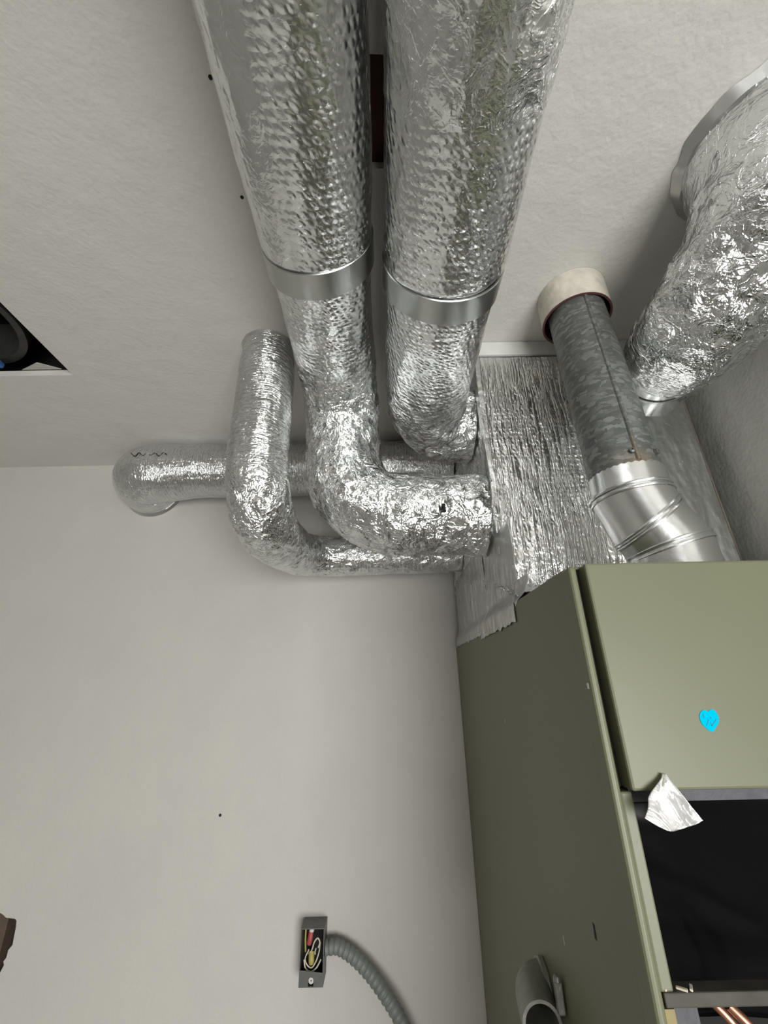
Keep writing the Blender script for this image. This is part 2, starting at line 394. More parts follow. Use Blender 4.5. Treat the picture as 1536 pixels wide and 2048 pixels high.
def foil_sheet(name, fn, nu, nv, m, parent, wfn, thick=0.0006, seed=0, amp=1.0, nrm=(0, -1, 0)):
    """fn(u,v)->point for u,v in 0..1, displaced along nrm, with thickness"""
    off = Vector((seed * 2.3, seed * 4.1, seed)); nrm = Vector(nrm).normalized()
    V_, UVp, Wt = [], [], []
    for j in range(nv + 1):
        for i in range(nu + 1):
            P, uvv = fn(i / nu, j / nv); P = Vector(P); wt = wfn(P, i / nu, j / nv)
            q = P + off; c = wt[1]
            h = noise.noise(q * 9) * 0.004 + noise.noise(q * 28) * 0.0012
            if c > 0.03:
                ds = noise.voronoi((q + Vector((noise.noise(q * 25), noise.noise(q * 25 + Vector((3, 3, 3))), 0)) * 0.012) * 40)[0]
                h += c * -0.005 * (0.6 - min(ds[1] - ds[0], 0.6)) / 0.6
            V_.append(P + nrm * h * amp); UVp.append(uvv); Wt.append(wt)
    n = len(V_); V_ += [v - nrm * thick for v in V_]; Wt = Wt + Wt
    F_, UV = [], []
    g = lambda i, j: j * (nu + 1) + i
    for j in range(nv):
        for i in range(nu):
            q = [g(i, j), g(i + 1, j), g(i + 1, j + 1), g(i, j + 1)]
            F_.append(q); UV.append([UVp[k] for k in q])
            F_.append([k + n for k in reversed(q)]); UV.append([UVp[k] for k in reversed(q)])
    bd = [g(i, 0) for i in range(nu)] + [g(nu, j) for j in range(nv)] + [g(i, nv) for i in range(nu, 0, -1)] + [g(0, j) for j in range(nv, 0, -1)]
    for k in range(len(bd)):
        a, b = bd[k], bd[(k + 1) % len(bd)]
        F_.append([b, a, a + n, b + n]); UV.append([UVp[b], UVp[a], UVp[a], UVp[b]])
    return build(name, V_, F_, m, parent, True, UV, Wt)

# ------------------------------------------------------------------ the room
H, D = 0.635, 1.10
XR, XL, YF = 0.605, -1.45, -1.75
# ceiling with a square register opening, a slot cut between the two big ducts, and a flue hole
reg = [(-1.00, 0.40), (-0.662, 0.40), (-0.662, 0.710), (-1.00, 0.710)]
slot = [(-0.035, 0.222), (0.012, 0.224), (0.010, 0.332), (-0.034, 0.330)]
ceiling = struct(slab('ceiling', [(XL, YF), (2.0, YF), (2.0, D + 0.02), (XL, D + 0.02)], [reg, slot], lambda a, b, t: (a, b, H + t), 0.014, M['ceil']))
# closed boxes added above the openings, blocking sky light; the register's is painted black
def liner(name, x0, x1, y0, y1, z0, z1, m, parent):
    t = 0.004
    vf = join(box_vf(x0 - t, x0, y0, y1, z0, z1), box_vf(x1, x1 + t, y0, y1, z0, z1), box_vf(x0, x1, y0 - t, y0, z0, z1), box_vf(x0, x1, y1, y1 + t, z0, z1), box_vf(x0 - t, x1 + t, y0 - t, y1 + t, z1, z1 + t))
    return build(name, vf[0], vf[1], m, parent)
liner('cavity_blackout', -1.04, -0.63, 0.36, 0.76, H + 0.0142, H + 0.22, M['black'], ceiling)
liner('cavity_blackout', -0.07, 0.05, 0.18, 0.36, H + 0.0142, H + 0.032, M['maroon'], ceiling)
# back wall with the ragged hole at the left
rag = [(-0.90, -0.412), (-0.83, -0.400), (-0.7970, -0.4070), (-0.7880, -0.4110), (-0.7820, -0.4150), (-0.7630, -0.4170), (-0.7590, -0.4200), (-0.7570, -0.4310), (-0.7560, -0.4460), (-0.7550, -0.4570), (-0.7610, -0.4650), (-0.7610, -0.4760), (-0.7650, -0.4820), (-0.7620, -0.4870), (-0.7660, -0.4980), (-0.7790, -0.5150), (-0.90, -0.54)]
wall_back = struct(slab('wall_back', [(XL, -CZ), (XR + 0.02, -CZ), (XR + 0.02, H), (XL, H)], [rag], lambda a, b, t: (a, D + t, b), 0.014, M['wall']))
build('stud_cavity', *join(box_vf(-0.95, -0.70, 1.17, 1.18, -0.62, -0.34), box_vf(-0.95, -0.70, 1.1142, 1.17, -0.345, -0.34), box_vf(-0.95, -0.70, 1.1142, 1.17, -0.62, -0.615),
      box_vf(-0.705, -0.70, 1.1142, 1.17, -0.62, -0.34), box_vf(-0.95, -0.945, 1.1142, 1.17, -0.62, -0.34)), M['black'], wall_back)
build('wood_stud', *box_vf(-0.90, -0.79, 1.12, 1.165, -0.61, -0.35), M['wood'], wall_back)
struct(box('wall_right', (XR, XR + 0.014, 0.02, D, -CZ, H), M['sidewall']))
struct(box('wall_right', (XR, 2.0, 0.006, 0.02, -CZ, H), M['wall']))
struct(box('wall_left', (XL - 0.014, XL, YF, D + 0.014, -CZ, H), M['panel']))
struct(box('wall_side', (2.0, 2.014, YF, 0.02, -CZ, H), M['wall']))
# front wall behind the camera with a window and an open doorway
WX0, WX1, WZ0, WZ1 = 0.02, 1.38, -1.10, 0.02
struct(slab('wall_front', [(XL, -CZ), (2.0, -CZ), (2.0, H), (XL, H)], [[(WX0, WZ0), (WX1, WZ0), (WX1, WZ1), (WX0, WZ1)]], lambda a, b, t: (a, YF - t, b), 0.10, M['wall']))
struct(build('window_1', *join(box_vf(WX0, WX0 + .04, YF - 0.07, YF - 0.02, WZ0, WZ1), box_vf(WX1 - .04, WX1, YF - 0.07, YF - 0.02, WZ0, WZ1), box_vf(WX0 + .04, WX1 - .04, YF - 0.07, YF - 0.02, WZ0, WZ0 + .04),
     box_vf(WX0 + .04, WX1 - .04, YF - 0.07, YF - 0.02, WZ1 - .04, WZ1), box_vf(WX0 + .04, WX1 - .04, YF - 0.06, YF - 0.03, -0.52, -0.49)), M['winframe']))
struct(box('floor', (XL, 2.0, YF, D, -CZ - 0.02, -CZ), M['floor']))

# ------------------------------------------------------------------ the two big foil-wrapped ducts
def stp(b): return 0.02 if b[1] < 0.08 else 0.0028
left = thing('insulated_duct', 'foil bubble-wrapped duct, left of the two big ceiling ducts, bending down and right', 'duct', (-0.08, 0.45, 0.48))
LW = [(-0.080, YF + 0.02, 0.556, 0.0775, 1, .08, 0), (-0.080, 0.08, 0.556, 0.0775, 1, .08, 0), (-0.080, 0.20, 0.556, 0.0765, 1, .08, 0), (-0.081, 0.366, 0.556, 0.0745, 1, .10, 0)]
def gl(P, a, s, wgt):
    # smooth taped strip along the duct's left flank
    k = max(0, min(1, (-0.096 - P.x) / 0.012)); return (wgt[0] * (1 - 0.75 * k), wgt[1] + 0.10 * k, wgt[2])
tube_obj('bubble_wrap_sleeve', LW, M['wrap'], left, stp, 150, foil_disp(1, gate=gl))
LR = [(-0.081, 0.360, 0.556, 0.0705, 1, .10, 0), (-0.081, 0.47, 0.556, 0.0705, 1, .12, 0), (-0.081, 0.55, 0.555, 0.0715, .9, .2, 0), (-0.080, 0.60, 0.550, 0.072, .5, .7, 0), (-0.078, 0.645, 0.535, 0.073, .1, 1, 0),
      (-0.076, 0.685, 0.500, 0.073, .0, 1, 0), (-0.075, 0.700, 0.450, 0.073, 0, .8, 0), (-0.074, 0.705, 0.405, 0.074, 0, .75, 0), (-0.062, 0.707, 0.355, 0.075, 0, .85, 0), (-0.030, 0.710, 0.315, 0.076, 0, .85, 0),
      (0.02, 0.713, 0.299, 0.076, 0, .9, 0), (0.10, 0.713, 0.294, 0.0765, 0, .95, 0), (0.183, 0.712, 0.292, 0.077, 0, 1, 0)]
tube_obj('crumpled_elbow', LR, M['wrap'], left, 0.0028, 150, foil_disp(2))
def strap(par, x, z, y0, y1, r_, tilt, name='metal_strap'):
    V_, F_ = revolve((x, y0, z), (0, 1, 0), [(0, r_), (0.001, r_ + 0.0012), (y1 - y0 - 0.001, r_ + 0.0012), (y1 - y0, r_), (y1 - y0, r_ - 0.002), (0, r_ - 0.002)], 96)
    V_ = [Vector((v.x, v.y + (v.x - x) * tilt, v.z)) for v in V_]
    return build(name, V_, F_, M['strap'], par, True)
strap(left, -0.081, 0.556, 0.366, 0.405, 0.0745, -0.06)['label'] = 'plain galvanised strap around the foil wrap'

build('torn_slit', *box_vf(0.1000, 0.1045, 0.6325, 0.6375, 0.2665, 0.2815, bev=0.0012), M['black'], left)['label'] = 'small dark tear in the foil'
right = thing('insulated_duct', 'foil bubble-wrapped duct, right of the two big ceiling ducts, elbowing straight into the plenum', 'duct', (0.088, 0.45, 0.44))
RW = [(0.0875, YF + 0.02, 0.535, 0.0785, 1, .10, 0), (0.0875, 0.08, 0.535, 0.0785, 1, .10, 0), (0.0875, 0.20, 0.533, 0.0785, 1, .12, 0), (0.088, 0.378, 0.530, 0.081, 1, .14, 0)]
def gr(P, a, s, wgt):
    if P.y < 0.205:
        k = max(0, min(1, (P.x - 0.10) / 0.03)); return (0.25 * (1 - k), 0.30 + 0.55 * k, 0)
    return wgt
tube_obj('bubble_wrap_sleeve', RW, M['wrap'], right, stp, 150, foil_disp(3, gate=gr))
V_, F_, UV, Wt = sweep(catmull([(0.0875, -0.3, 0.535, 0.0800, .2, .35, 0), (0.0875, 0.08, 0.535, 0.0800, .2, .35, 0), (0.0875, 0.212, 0.533, 0.0802, .2, .35, 0)], stp), 150, foil_disp(3, gate=gr), False)
build('overlapping_foil_layer', V_, F_, M['wrap'], right, True, UV, Wt)['label'] = 'smoother outer foil layer with a torn edge'
RR = [(0.088, 0.370, 0.530, 0.0775, 1, .10, 0), (0.088, 0.47, 0.529, 0.0785, 1, .10, 0), (0.088, 0.575, 0.527, 0.079, 1, .14, 0), (0.089, 0.63, 0.525, 0.079, .6, .4, 0), (0.092, 0.675, 0.522, 0.079, .2, .8, 0),
      (0.104, 0.712, 0.517, 0.079, 0, 1, 0), (0.130, 0.735, 0.512, 0.079, 0, 1, 0), (0.160, 0.742, 0.510, 0.079, 0, 1, 0), (0.184, 0.743, 0.510, 0.079, 0, 1, 0)]
tube_obj('crumpled_elbow', RR, M['wrap'], right, 0.0028, 150, foil_disp(4))
strap(right, 0.088, 0.530, 0.381, 0.420, 0.081, 0.04)['label'] = 'plain galvanised strap around the foil wrap'

# ------------------------------------------------------------------ small vertical duct at the left, running back and into the plenum
small = thing('insulated_duct', 'thin foil-wrapped duct dropping from the ceiling left of the big ducts, then bending right', 'duct', (-0.21, 0.62, 0.25))
DS = 0.0
pts = [(-0.222, 0.648, H - 0.001, 0.049, 0, .15, .9), (-0.216, 0.630, 0.57, 0.049, 0, .15, 1), (-0.210, 0.615, 0.46, 0.050, 0, .12, 1), (-0.208, 0.612, 0.36, 0.050, 0, .2, .9), (-0.206, 0.618, 0.315, 0.051, 0, .8, .3),
       (-0.204, 0.640, 0.280, 0.052, 0, 1, 0), (-0.203, 0.680, 0.264, 0.052, 0, 1, 0), (-0.202, 0.76, 0.268, 0.051, 0, .8, 0), (-0.198, 0.86, 0.280, 0.050, 0, .7, 0), (-0.180, 0.93, 0.290, 0.050, 0, .8, 0), (-0.13, 0.965, 0.296, 0.049, 0, .7, .2),
       (-0.06, 0.972, 0.298, 0.048, .3, .4, .3), (0.05, 0.975, 0.300, 0.048, .3, .4, .3), (0.184, 0.978, 0.302, 0.048, .2, .6, 0)]
tube_obj('foil_wrap', pts, M['flex'], small, 0.0024, 120, foil_disp(5))
V_, F_ = revolve((-0.222, 0.648, H - 0.004), (0, 0, 1), [(-0.004, 0.0505), (0.0035, 0.0535), (0.0035, 0.04), (-0.004, 0.04)], 64)
V_ = [v + Vector((noise.noise(v * 60), noise.noise(v * 60 + Vector((3, 3, 3))), 0)) * 0.003 for v in V_]
build('ceiling_tape_flange', V_, F_, M['dull'], small, True)['label'] = 'dull foil tape sealing it to the ceiling'

# duct running along the corner behind
back = thing('insulated_duct', 'foil-wrapped duct running level along the corner of ceiling and back wall', 'duct', (-0.3, 1.0, 0.48))
pts = [(-0.665, D - 0.001, 0.549, 0.079, 0, .2, .3), (-0.665, 1.06, 0.549, 0.079, 0, .25, .4), (-0.655, 1.025, 0.549, 0.079, 0, .3, .5), (-0.62, 1.005, 0.550, 0.078, 0, .3, .6), (-0.57, 1.002, 0.552, 0.077, 0, .2, .9), (-0.50, 1.0, 0.553, 0.072, 0, .1, 1), (-0.30, 1.0, 0.553, 0.072, 0, .1, 1), (0.0, 1.0, 0.553, 0.072, 0, .1, 1), (0.184, 1.0, 0.553, 0.072, 0, .2, 1)]
tube_obj('foil_wrap', pts, M['flex'], back, 0.0028, 120, foil_disp(6))
V_, F_ = revolve((-0.665, D - 0.0045, 0.549), (0, 1, 0), [(-0.003, 0.080), (0.004, 0.0845), (0.004, 0.07), (-0.003, 0.07)], 72)
build('wall_tape_flange', V_, F_, M['dull'], back, True)['label'] = 'dull foil tape sealing it to the wall'

ws = [(-0.6466, 0.9291, 0.572), (-0.6318, 0.9264, 0.5582), (-0.6264, 0.9295, 0.5733), (-0.6117, 0.9266, 0.5593), (-0.605, 0.9288, 0.5709), (-0.5915, 0.9267, 0.5605), (-0.5842, 0.9287, 0.5704), (-0.5701, 0.9263, 0.5568), (-0.5627, 0.929, 0.5716), (-0.5507, 0.9268, 0.5611)]
simple_tube('marker_scrawl', [(x, y - 0.0005, (z - 0.565) * 0.8 + 0.566) for x, y, z in ws], 0.0010, M['black'], back, 0.003, 8)['label'] = 'black marker scrawl on the foil'
# ------------------------------------------------------------------ plenum
FX, FTOP, FY = 0.178, 0.105, 0.389       # furnace left side, top and front
PX0, PX1, PY = 0.187, 0.566, 0.641
pl = thing('furnace_plenum', 'foil-covered sheet metal plenum box on top of the green furnace, reaching the ceiling', 'plenum', (0.375, 0.86, FTOP))
box('core', (PX0 + 0.004, PX1 - 0.002, PY + 0.004, D - 0.004, FTOP + 0.001, H - 0.001), M['dull'], pl)
XS = 0.470
def pf(u_, v_):
    x = PX0 - 0.001 + (XS - PX0) * u_; z = FTOP + 0.01 + (0.600 - FTOP - 0.01) * v_; return (x, PY, z), (x, z)
def pw(P, u_, v_):
    e = max(0, 1 - (P.x - PX0) / 0.012); lo = max(0, 1 - (P.z - 0.13) / 0.06)
    c = min(1, 0.06 + 0.9 * e + 0.9 * lo); return (1 - 0.7 * c, c, 0)
foil_sheet('front_foil', pf, 110, 190, M['plenum'], pl, pw, seed=3)['label'] = 'shiny bubble foil with vertical wrinkles'
def pr(u_, v_):
    x = XS - 0.003 + (PX1 - XS + 0.003) * u_; z = FTOP + 0.01 + (0.602 - FTOP - 0.01) * v_; return (x, PY - 0.0012, z), (x, z)
foil_sheet('front_tape_panel', pr, 50, 190, M['dull'], pl, lambda P, a, b: (.2, .12, 0), seed=5, amp=0.6)['label'] = 'dull grey wrinkled tape panel'
def ps(u_, v_):
    y = PY + (D - 0.005 - PY) * u_; z = FTOP - 0.01 + (0.60 - FTOP + 0.01) * v_; return (PX0, y, z), (y, z)
foil_sheet('side_foil', ps, 110, 120, M['plenum'], pl, lambda P, a, b: (.5, .45, 0), seed=7, nrm=(-1, 0, 0))
# crumpled foil lapping forward over the furnace top
def sk(u_, v_):
    x = FX - 0.001 + 0.115 * u_; t = v_; yf = 0.532 - 0.012 * math.sin(u_ * 3)
    return (x, yf + (PY - 0.002 - yf) * t, FTOP + 0.005 + 0.035 * t ** 1.6), (x, t * 0.1)
foil_sheet('foil_skirt', sk, 60, 50, M['plenum'], pl, lambda P, a, b: (.2, 1, 0), seed=9, nrm=(0, -0.5, 0.85), amp=0.7)['label'] = 'bright crumpled foil lapped onto the furnace top'
# ragged tape hanging over the furnace side
def tape(name, y0, y1, z0l, z0r, ztop, x, seed, rag_=0.004):
    n = int((y1 - y0) / 0.004)
    def fn(u_, v_):
        y = y0 + (y1 - y0) * u_; zb = z0l + (z0r - z0l) * u_ + rag_ * noise.noise(Vector((y * 60, seed, 0)))
        z = zb + (ztop - zb) * v_; k = max(0, min(1, (z - FTOP) / 0.02)); return (x + (PX0 - 0.002 - x) * k, y, z), (y, z)
    return foil_sheet(name, fn, n, 30, M['dull'], pl, lambda P, a, b: (.2, .5, 0), seed=seed, nrm=(-1, 0, 0), amp=0.45)
tape('tape_strip', 0.575, 0.80, 0.080, 0.080, 0.23, FX - 0.0030, 11)['label'] = 'dull ragged tape lapped onto the furnace side'
tape('tape_strip', 0.76, 1.085, 0.086, 0.091, 0.25, FX - 0.0022, 12)['label'] = 'dull ragged tape lapped onto the furnace side'
tape('tape_strip', 0.530, 0.59, 0.112, 0.095, 0.135, FX - 0.0018, 13, .002)['label'] = 'dull ragged tape lapped onto the furnace side'
# vertical seam tape at the plenum's front corner
def vt(u_, v_):
    z = FTOP + 0.005 + (0.598 - FTOP) * v_; a = u_ * 2 - 1
    return ((PX0 - 0.0022 + max(0, a) * 0.010, PY - 0.0012 + max(0, -a) * 0.018, z), (a * .02, z))
foil_sheet('corner_tape', vt, 12, 190, M['dull'], pl, lambda P, a, b: (.2, .6, 0), seed=15, nrm=(-0.7, -0.7, 0), amp=0.5)
struct(box('trim_1', (PX0 + 0.001, PX1, PY - 0.004, PY + 0.003, 0.602, H - 0.0005), M['trim'], bev=0.001))

o = build('trim_2', *box_vf(PX1 + 0.0003, PX1 + 0.0050, PY + 0.003, PY + 0.03, FTOP + 0.004, 0.58), M['grime']); struct(o)
# ------------------------------------------------------------------ galvanised flue
fl = thing('flue_pipe', 'galvanised metal flue pipe with a bright adjustable elbow, rising from the furnace to the ceiling', 'flue', (0.325, 0.49, FTOP))
FR = 0.0443
Ptop, Pbot = Vector((0.3400, 0.5330, H - 0.0005)), Vector((0.3245, 0.4960, 0.255))
ax = (Ptop - Pbot).normalized()
V_, F_ = revolve(Pbot - ax * 0.015, ax, [(0, FR), ((Ptop - Pbot).length + 0.008, FR), ((Ptop - Pbot).length + 0.008, FR - 0.003), (0, FR - 0.003)], 96)
o = build('galvanised_pipe', V_, F_, M['spangle'], fl, True, org=tuple(Pbot - ax * 0.02))
o['label'] = 'dull spangled grey pipe with a little rust at its foot'
for dx in (0.0,):
    a = math.radians(-97); off = Vector((math.cos(a), math.sin(a), 0)) * (FR - 0.0004); tg = Vector((-math.sin(a), math.cos(a), 0)) * dx
    simple_tube('lock_seam', [tuple(Pbot + off + tg + ax * t) for t in (0.0, 0.1, 0.2, 0.375)], 0.0032, M['spangle'], fl, 0.02, 10)
# adjustable elbow: mitred gores joined by raised beads
def gore(c0, n0, c1, n1, r0, r1, nang=72):
    c0, c1, n0, n1 = map(Vector, (c0, c1, n0, n1)); n0.normalize(); n1.normalize(); A = (c1 - c0).normalized()
    x_ = Vector((1, 0, 0)); x_ = (x_ - A * x_.dot(A)).normalized(); y_ = A.cross(x_)
    V_, rings = [], []
    for c, n_, r_ in ((c0, n0, r0), (c1, n1, r1)):
        for k in range(nang):
            a = 2 * PI * k / nang; d_ = x_ * math.cos(a) + y_ * math.sin(a); p = c + d_ * r_
            t = (c - p).dot(n_) / A.dot(n_); V_.append(p + A * t)
    F_ = [[k, (k + 1) % nang, nang + (k + 1) % nang, nang + k] for k in range(nang)]
    return V_, F_
def bead(c, n_, r_, A, rb=0.0022, nang=72):
    c, n_, A = Vector(c), Vector(n_).normalized(), Vector(A).normalized()
    x_ = Vector((1, 0, 0)); x_ = (x_ - A * x_.dot(A)).normalized(); y_ = A.cross(x_); V_, F_ = [], []
    for k in range(nang):
        a = 2 * PI * k / nang; d_ = x_ * math.cos(a) + y_ * math.sin(a); p = c + d_ * r_; p = p + A * ((c - p).dot(n_) / A.dot(n_))
        for j in range(8):
            b_ = 2 * PI * j / 8; V_.append(p + d_ * rb * math.cos(b_) + A * rb * math.sin(b_))
    for k in range(nang):
        for j in range(8): F_.append([k * 8 + j, ((k + 1) % nang) * 8 + j, ((k + 1) % nang) * 8 + (j + 1) % 8, k * 8 + (j + 1) % 8])
    return V_, F_
RE = FR + 0.0015
g0 = Vector((0.3250, 0.4955, 0.2520)); g1 = Vector((0.3240, 0.4950, 0.2235)); g2 = Vector((0.3350, 0.4940, 0.187)); g3 = Vector((0.3530, 0.4930, 0.153)); g4 = Vector((0.3550, 0.492, FTOP + 0.001))
n0 = Vector((0, 0, 1)); n1 = Vector((0.07, 0, -1)); n2 = Vector((0.74, 0, -1)); n3 = Vector((0.27, 0, -1)); n4 = Vector((0, 0, 1))
el = None
# crimped top edge: small teeth
V_, F_ = gore(g0, n0, g1, n1, RE, RE + 0.001)
V_ = [v + Vector((0, 0, 0.0018 * (k % 2))) if k < 72 else v for k, v in enumerate(V_)]
build('crimped_collar', V_, F_, M['newsteel'], fl, True)['label'] = 'bright new metal with a crimped edge'
for a_, na, b_, nb in ((g1, n1, g2, n2), (g2, n2, g3, n3), (g3, n3, g4, n4)):
    V_, F_ = gore(a_, na, b_, nb, RE + 0.001, RE + 0.001); build('elbow_section', V_, F_, M['newsteel'], fl, True)
for c, n_, A in ((g1, n1, g2 - g1), (g2, n2, g3 - g1), (g3, n3, g4 - g2)):
    A_ = A.normalized(); e1 = bead(c - A_ * 0.003, n_, RE + 0.001, A_); e2 = bead(c + A_ * 0.0035, n_, RE + 0.001, A_)
    build('elbow_bead', *join(e1, e2), M['newsteel'], fl, True)
# screws at the joint
for an in (-104, -60):
    a = math.radians(an); c = Pbot + Vector((math.cos(a), math.sin(a), 0)) * (FR + 0.001) + Vector((0, 0, 0.014))
    V_, F_ = revolve(c, (math.cos(a), math.sin(a), 0), [(-0.002, 0.004), (0.002, 0.0035), (0.003, 0.001), (-0.002, 0.001)], 12)
    build('screw', V_, F_, M['box'], fl, True)
# painted collar under the ceiling
cl = thing('flue_collar', 'short cream-painted rusty metal collar hanging from the ceiling around the grey flue', 'collar', (0.3345, 0.513, 0.565))
CO, CRo = Vector((0.3400, 0.534, 0.577)), 0.0555
V_, F_ = revolve(CO, (0.0, 0.0, 1), [(0, CRo), (H - 0.577 - 0.0006, CRo), (H - 0.577 - 0.0006, CRo - 0.002), (0, CRo - 0.002)], 96)
build('painted_sleeve', V_, F_, M['collar'], cl, True)
V_, F_ = revolve(CO, (0, 0, 1), [(-0.0006, CRo + 0.0003), (0.0006, CRo + 0.0003), (0.0006, CRo - 0.0030), (-0.0006, CRo - 0.0030)], 96)
build('rusty_rim', V_, F_, M['rust'], cl, True)['label'] = 'dark rusty lower rim'
V_, F_ = revolve(CO, (0, 0, 1), [(0.003, CRo - 0.0022), (H - 0.577 - 0.001, CRo - 0.0022), (H - 0.577 - 0.001, CRo - 0.0028), (0.003, CRo - 0.0028)], 96)
build('rusty_lining', V_, F_, M['rust'], cl, True)

# ------------------------------------------------------------------ big duct at the upper right
big = thing('insulated_duct', 'wide crumpled foil duct curving from the ceiling at the upper right down to the plenum', 'duct', (0.47, 0.45, 0.40))
pts = [(0.497, 0.312, H - 0.001, 0.090, 0, .35, .2), (0.494, 0.314, 0.605, 0.088, 0, .4, .2), (0.488, 0.325, 0.56, 0.084, 0, .7, 0), (0.478, 0.355, 0.515, 0.082, 0, 1, 0), (0.465, 0.405, 0.478, 0.080, 0, 1, 0),
       (0.456, 0.455, 0.467, 0.077, 0, .8, .3), (0.456, 0.490, 0.470, 0.073, 0, .5, .8), (0.459, 0.515, 0.474, 0.068, 0, .4, 1), (0.462, 0.530, 0.477, 0.057, 0, .4, 1)]
tube_obj('foil_wrap', pts, M['big'], big, 0.0026, 140, foil_disp(8, amp=1.1))
V_, F_ = revolve((0.497, 0.312, H - 0.006), (0, 0, 1), [(-0.006, 0.091), (0.0052, 0.101), (0.0052, 0.08), (-0.006, 0.08)], 90)
V_ = [v + Vector((noise.noise(v * 40), noise.noise(v * 40 + Vector((3, 3, 3))), 0)) * 0.005 for v in V_]
build('ceiling_foil_flange', V_, F_, M['dull'], big, True)
ca, cd = Vector((0.4610, 0.528, 0.477)), Vector((0.048, 0.113, 0.033))
V_, F_ = revolve(ca, cd, [(-0.006, 0.056), (0.122, 0.056), (0.122, 0.052), (-0.006, 0.052)], 72)
build('metal_takeoff_collar', V_, F_, M['newsteel'], big, True)['label'] = 'bare shiny metal collar'
V_, F_ = revolve(ca, cd, [(0.026, 0.0565), (0.027, 0.0580), (0.035, 0.0580), (0.036, 0.0565)], 72)
clamp = build('hose_clamp', V_, F_, M['strap'], big, True)
cdn = cd.normalized(); sd = Vector((0.10, -0.62, -0.76)); sd = (sd - cdn * sd.dot(cdn)).normalized()
tg = cdn.cross(sd); sc_ = Vector((0.497, 0.588, 0.4365))
cc = ca + cdn * 0.031 + sd * 0.062
V_, F_ = revolve(cc - tg * 0.010, tg, [(0, 0.0032), (0.007, 0.0032), (0.007, 0.0018), (0.024, 0.0018), (0.024, 0.0002), (0, 0.0002)], 6)
build('clamp_screw', V_, F_, M['box'], clamp)
V_, F_ = box_vf(-0.007, 0.007, -0.0025, 0.0025, -0.005, 0.005)
rot = Matrix((tg, sd, cdn)).transposed(); V_ = [rot @ v + ca + cdn * 0.031 + sd * 0.0595 for v in V_]
build('clamp_housing', V_, F_, M['box'], clamp)

# ------------------------------------------------------------------ the green furnace
XB = XR - 0.012
fz = thing('furnace', 'old olive green enamelled furnace cabinet against the back wall, with its lower door off', 'furnace', (0.385, 0.74, -CZ))
ZB = -CZ + 0.001
t = 0.0015
build('cabinet', *join(box_vf(FX, FX + t, 0.404, D - 0.003, ZB, FTOP), box_vf(XB - t, XB, 0.404, D - 0.003, ZB, FTOP), box_vf(FX + t, XB - t, D - 0.003 - t, D - 0.003, ZB, FTOP),
      box_vf(FX + t, XB - t, FY + 0.008, D - 0.003, FTOP - t, FTOP), box_vf(FX + t, XB - t, FY + 0.02, D - 0.004, ZB, ZB + t)), M['olive'], fz)
for x0, x1 in ((FX - 0.0015, FX + 0.0062), (XB - 0.02, XB + 0.001)):
    box('corner_post', (x0, x1, FY, 0.411, ZB, FTOP - 0.0002), M['olive'], fz, bev=0.0034, seg=3)['label'] = 'rounded folded edge of the cabinet'
box('inner_post', (FX + 0.0066, FX + 0.016, FY + 0.004, 0.42, -0.196, -0.0790), M['olive'], fz, bev=0.0015)
box('inner_post', (FX + 0.0062, FX + 0.0075, FY + 0.016, 0.42, -0.0788, FTOP - 0.002), M['olive_shaded'], fz)  # gap shade put into the darker olive
door = box('upper_door', (FX + 0.0125, XB - 0.022, FY - 0.0045, FY + 0.0155, -0.0775, FTOP + 0.0012), M['olive'], fz, bev=0.0022, seg=2)
box('door_gap_shade', (FX + 0.0075, FX + 0.0120, FY + 0.012, FY + 0.0155, -0.077, FTOP - 0.002), M['black'], fz)['label'] = 'black strip painted as the shade in the gap beside the door'  # black strip stands in for the shade between post and door
# openings
box('insulation_strip', (FX + 0.0165, XB - 0.022, 0.400, 0.412, -0.0875, -0.0778), M['greyband'], fz)
def gp(u_, v_):
    x = FX + 0.016 + (XB - 0.022 - FX - 0.016) * u_; z = -0.245 + 0.157 * v_
    return (x, 0.425 + 0.030 * (1 - v_) + 0.010 * math.sin(u_ * 9 + v_ * 5), z), (x, z)
foil_sheet('black_inner_panel', gp, 60, 30, M['gloss'], fz, lambda P, a, b: (0, 0, 0), seed=21, amp=1.5)['label'] = 'glossy black sheet inside the opening'
box('cross_bar', (FX + 0.0080, XB - 0.021, FY + 0.003, 0.405, -0.2035, -0.1955), M['barmetal'], fz, bev=0.001)['label'] = 'dirty grey metal bar'
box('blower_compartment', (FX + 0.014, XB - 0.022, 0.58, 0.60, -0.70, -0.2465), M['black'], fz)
box('compartment_liner', (FX + 0.0066, FX + 0.0135, FY + 0.004, 0.418, -0.2465, -0.2040), M['mustard'], fz)
box('compartment_liner', (FX + 0.0066, FX + 0.0135, FY + 0.004, 0.58, -0.70, -0.2465), M['mustard'], fz)['label'] = 'mustard yellow side liner'
box('lower_door', (FX + 0.0085, XB - 0.022, FY + 0.001, FY + 0.0145, ZB + 0.02, -0.705), M['olive'], fz, bev=0.002)
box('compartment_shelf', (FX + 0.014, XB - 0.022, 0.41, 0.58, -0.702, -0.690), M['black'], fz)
box('grey_plate', (0.196, 0.224, 0.425, 0.430, -0.28, -0.2150), M['greyband'], fz)
for k, (x, dy) in enumerate(((0.249, 0), (0.240, .01))):
    simple_tube('copper_tube', [(x - 0.006, 0.417 + dy, -0.2150), (x + 0.004, 0.412 + dy, -0.225), (x + 0.02, 0.415 + dy, -0.250), (x + 0.03, 0.42 + dy, -0.30)], 0.0032, M['copper'], fz, 0.004, 14)
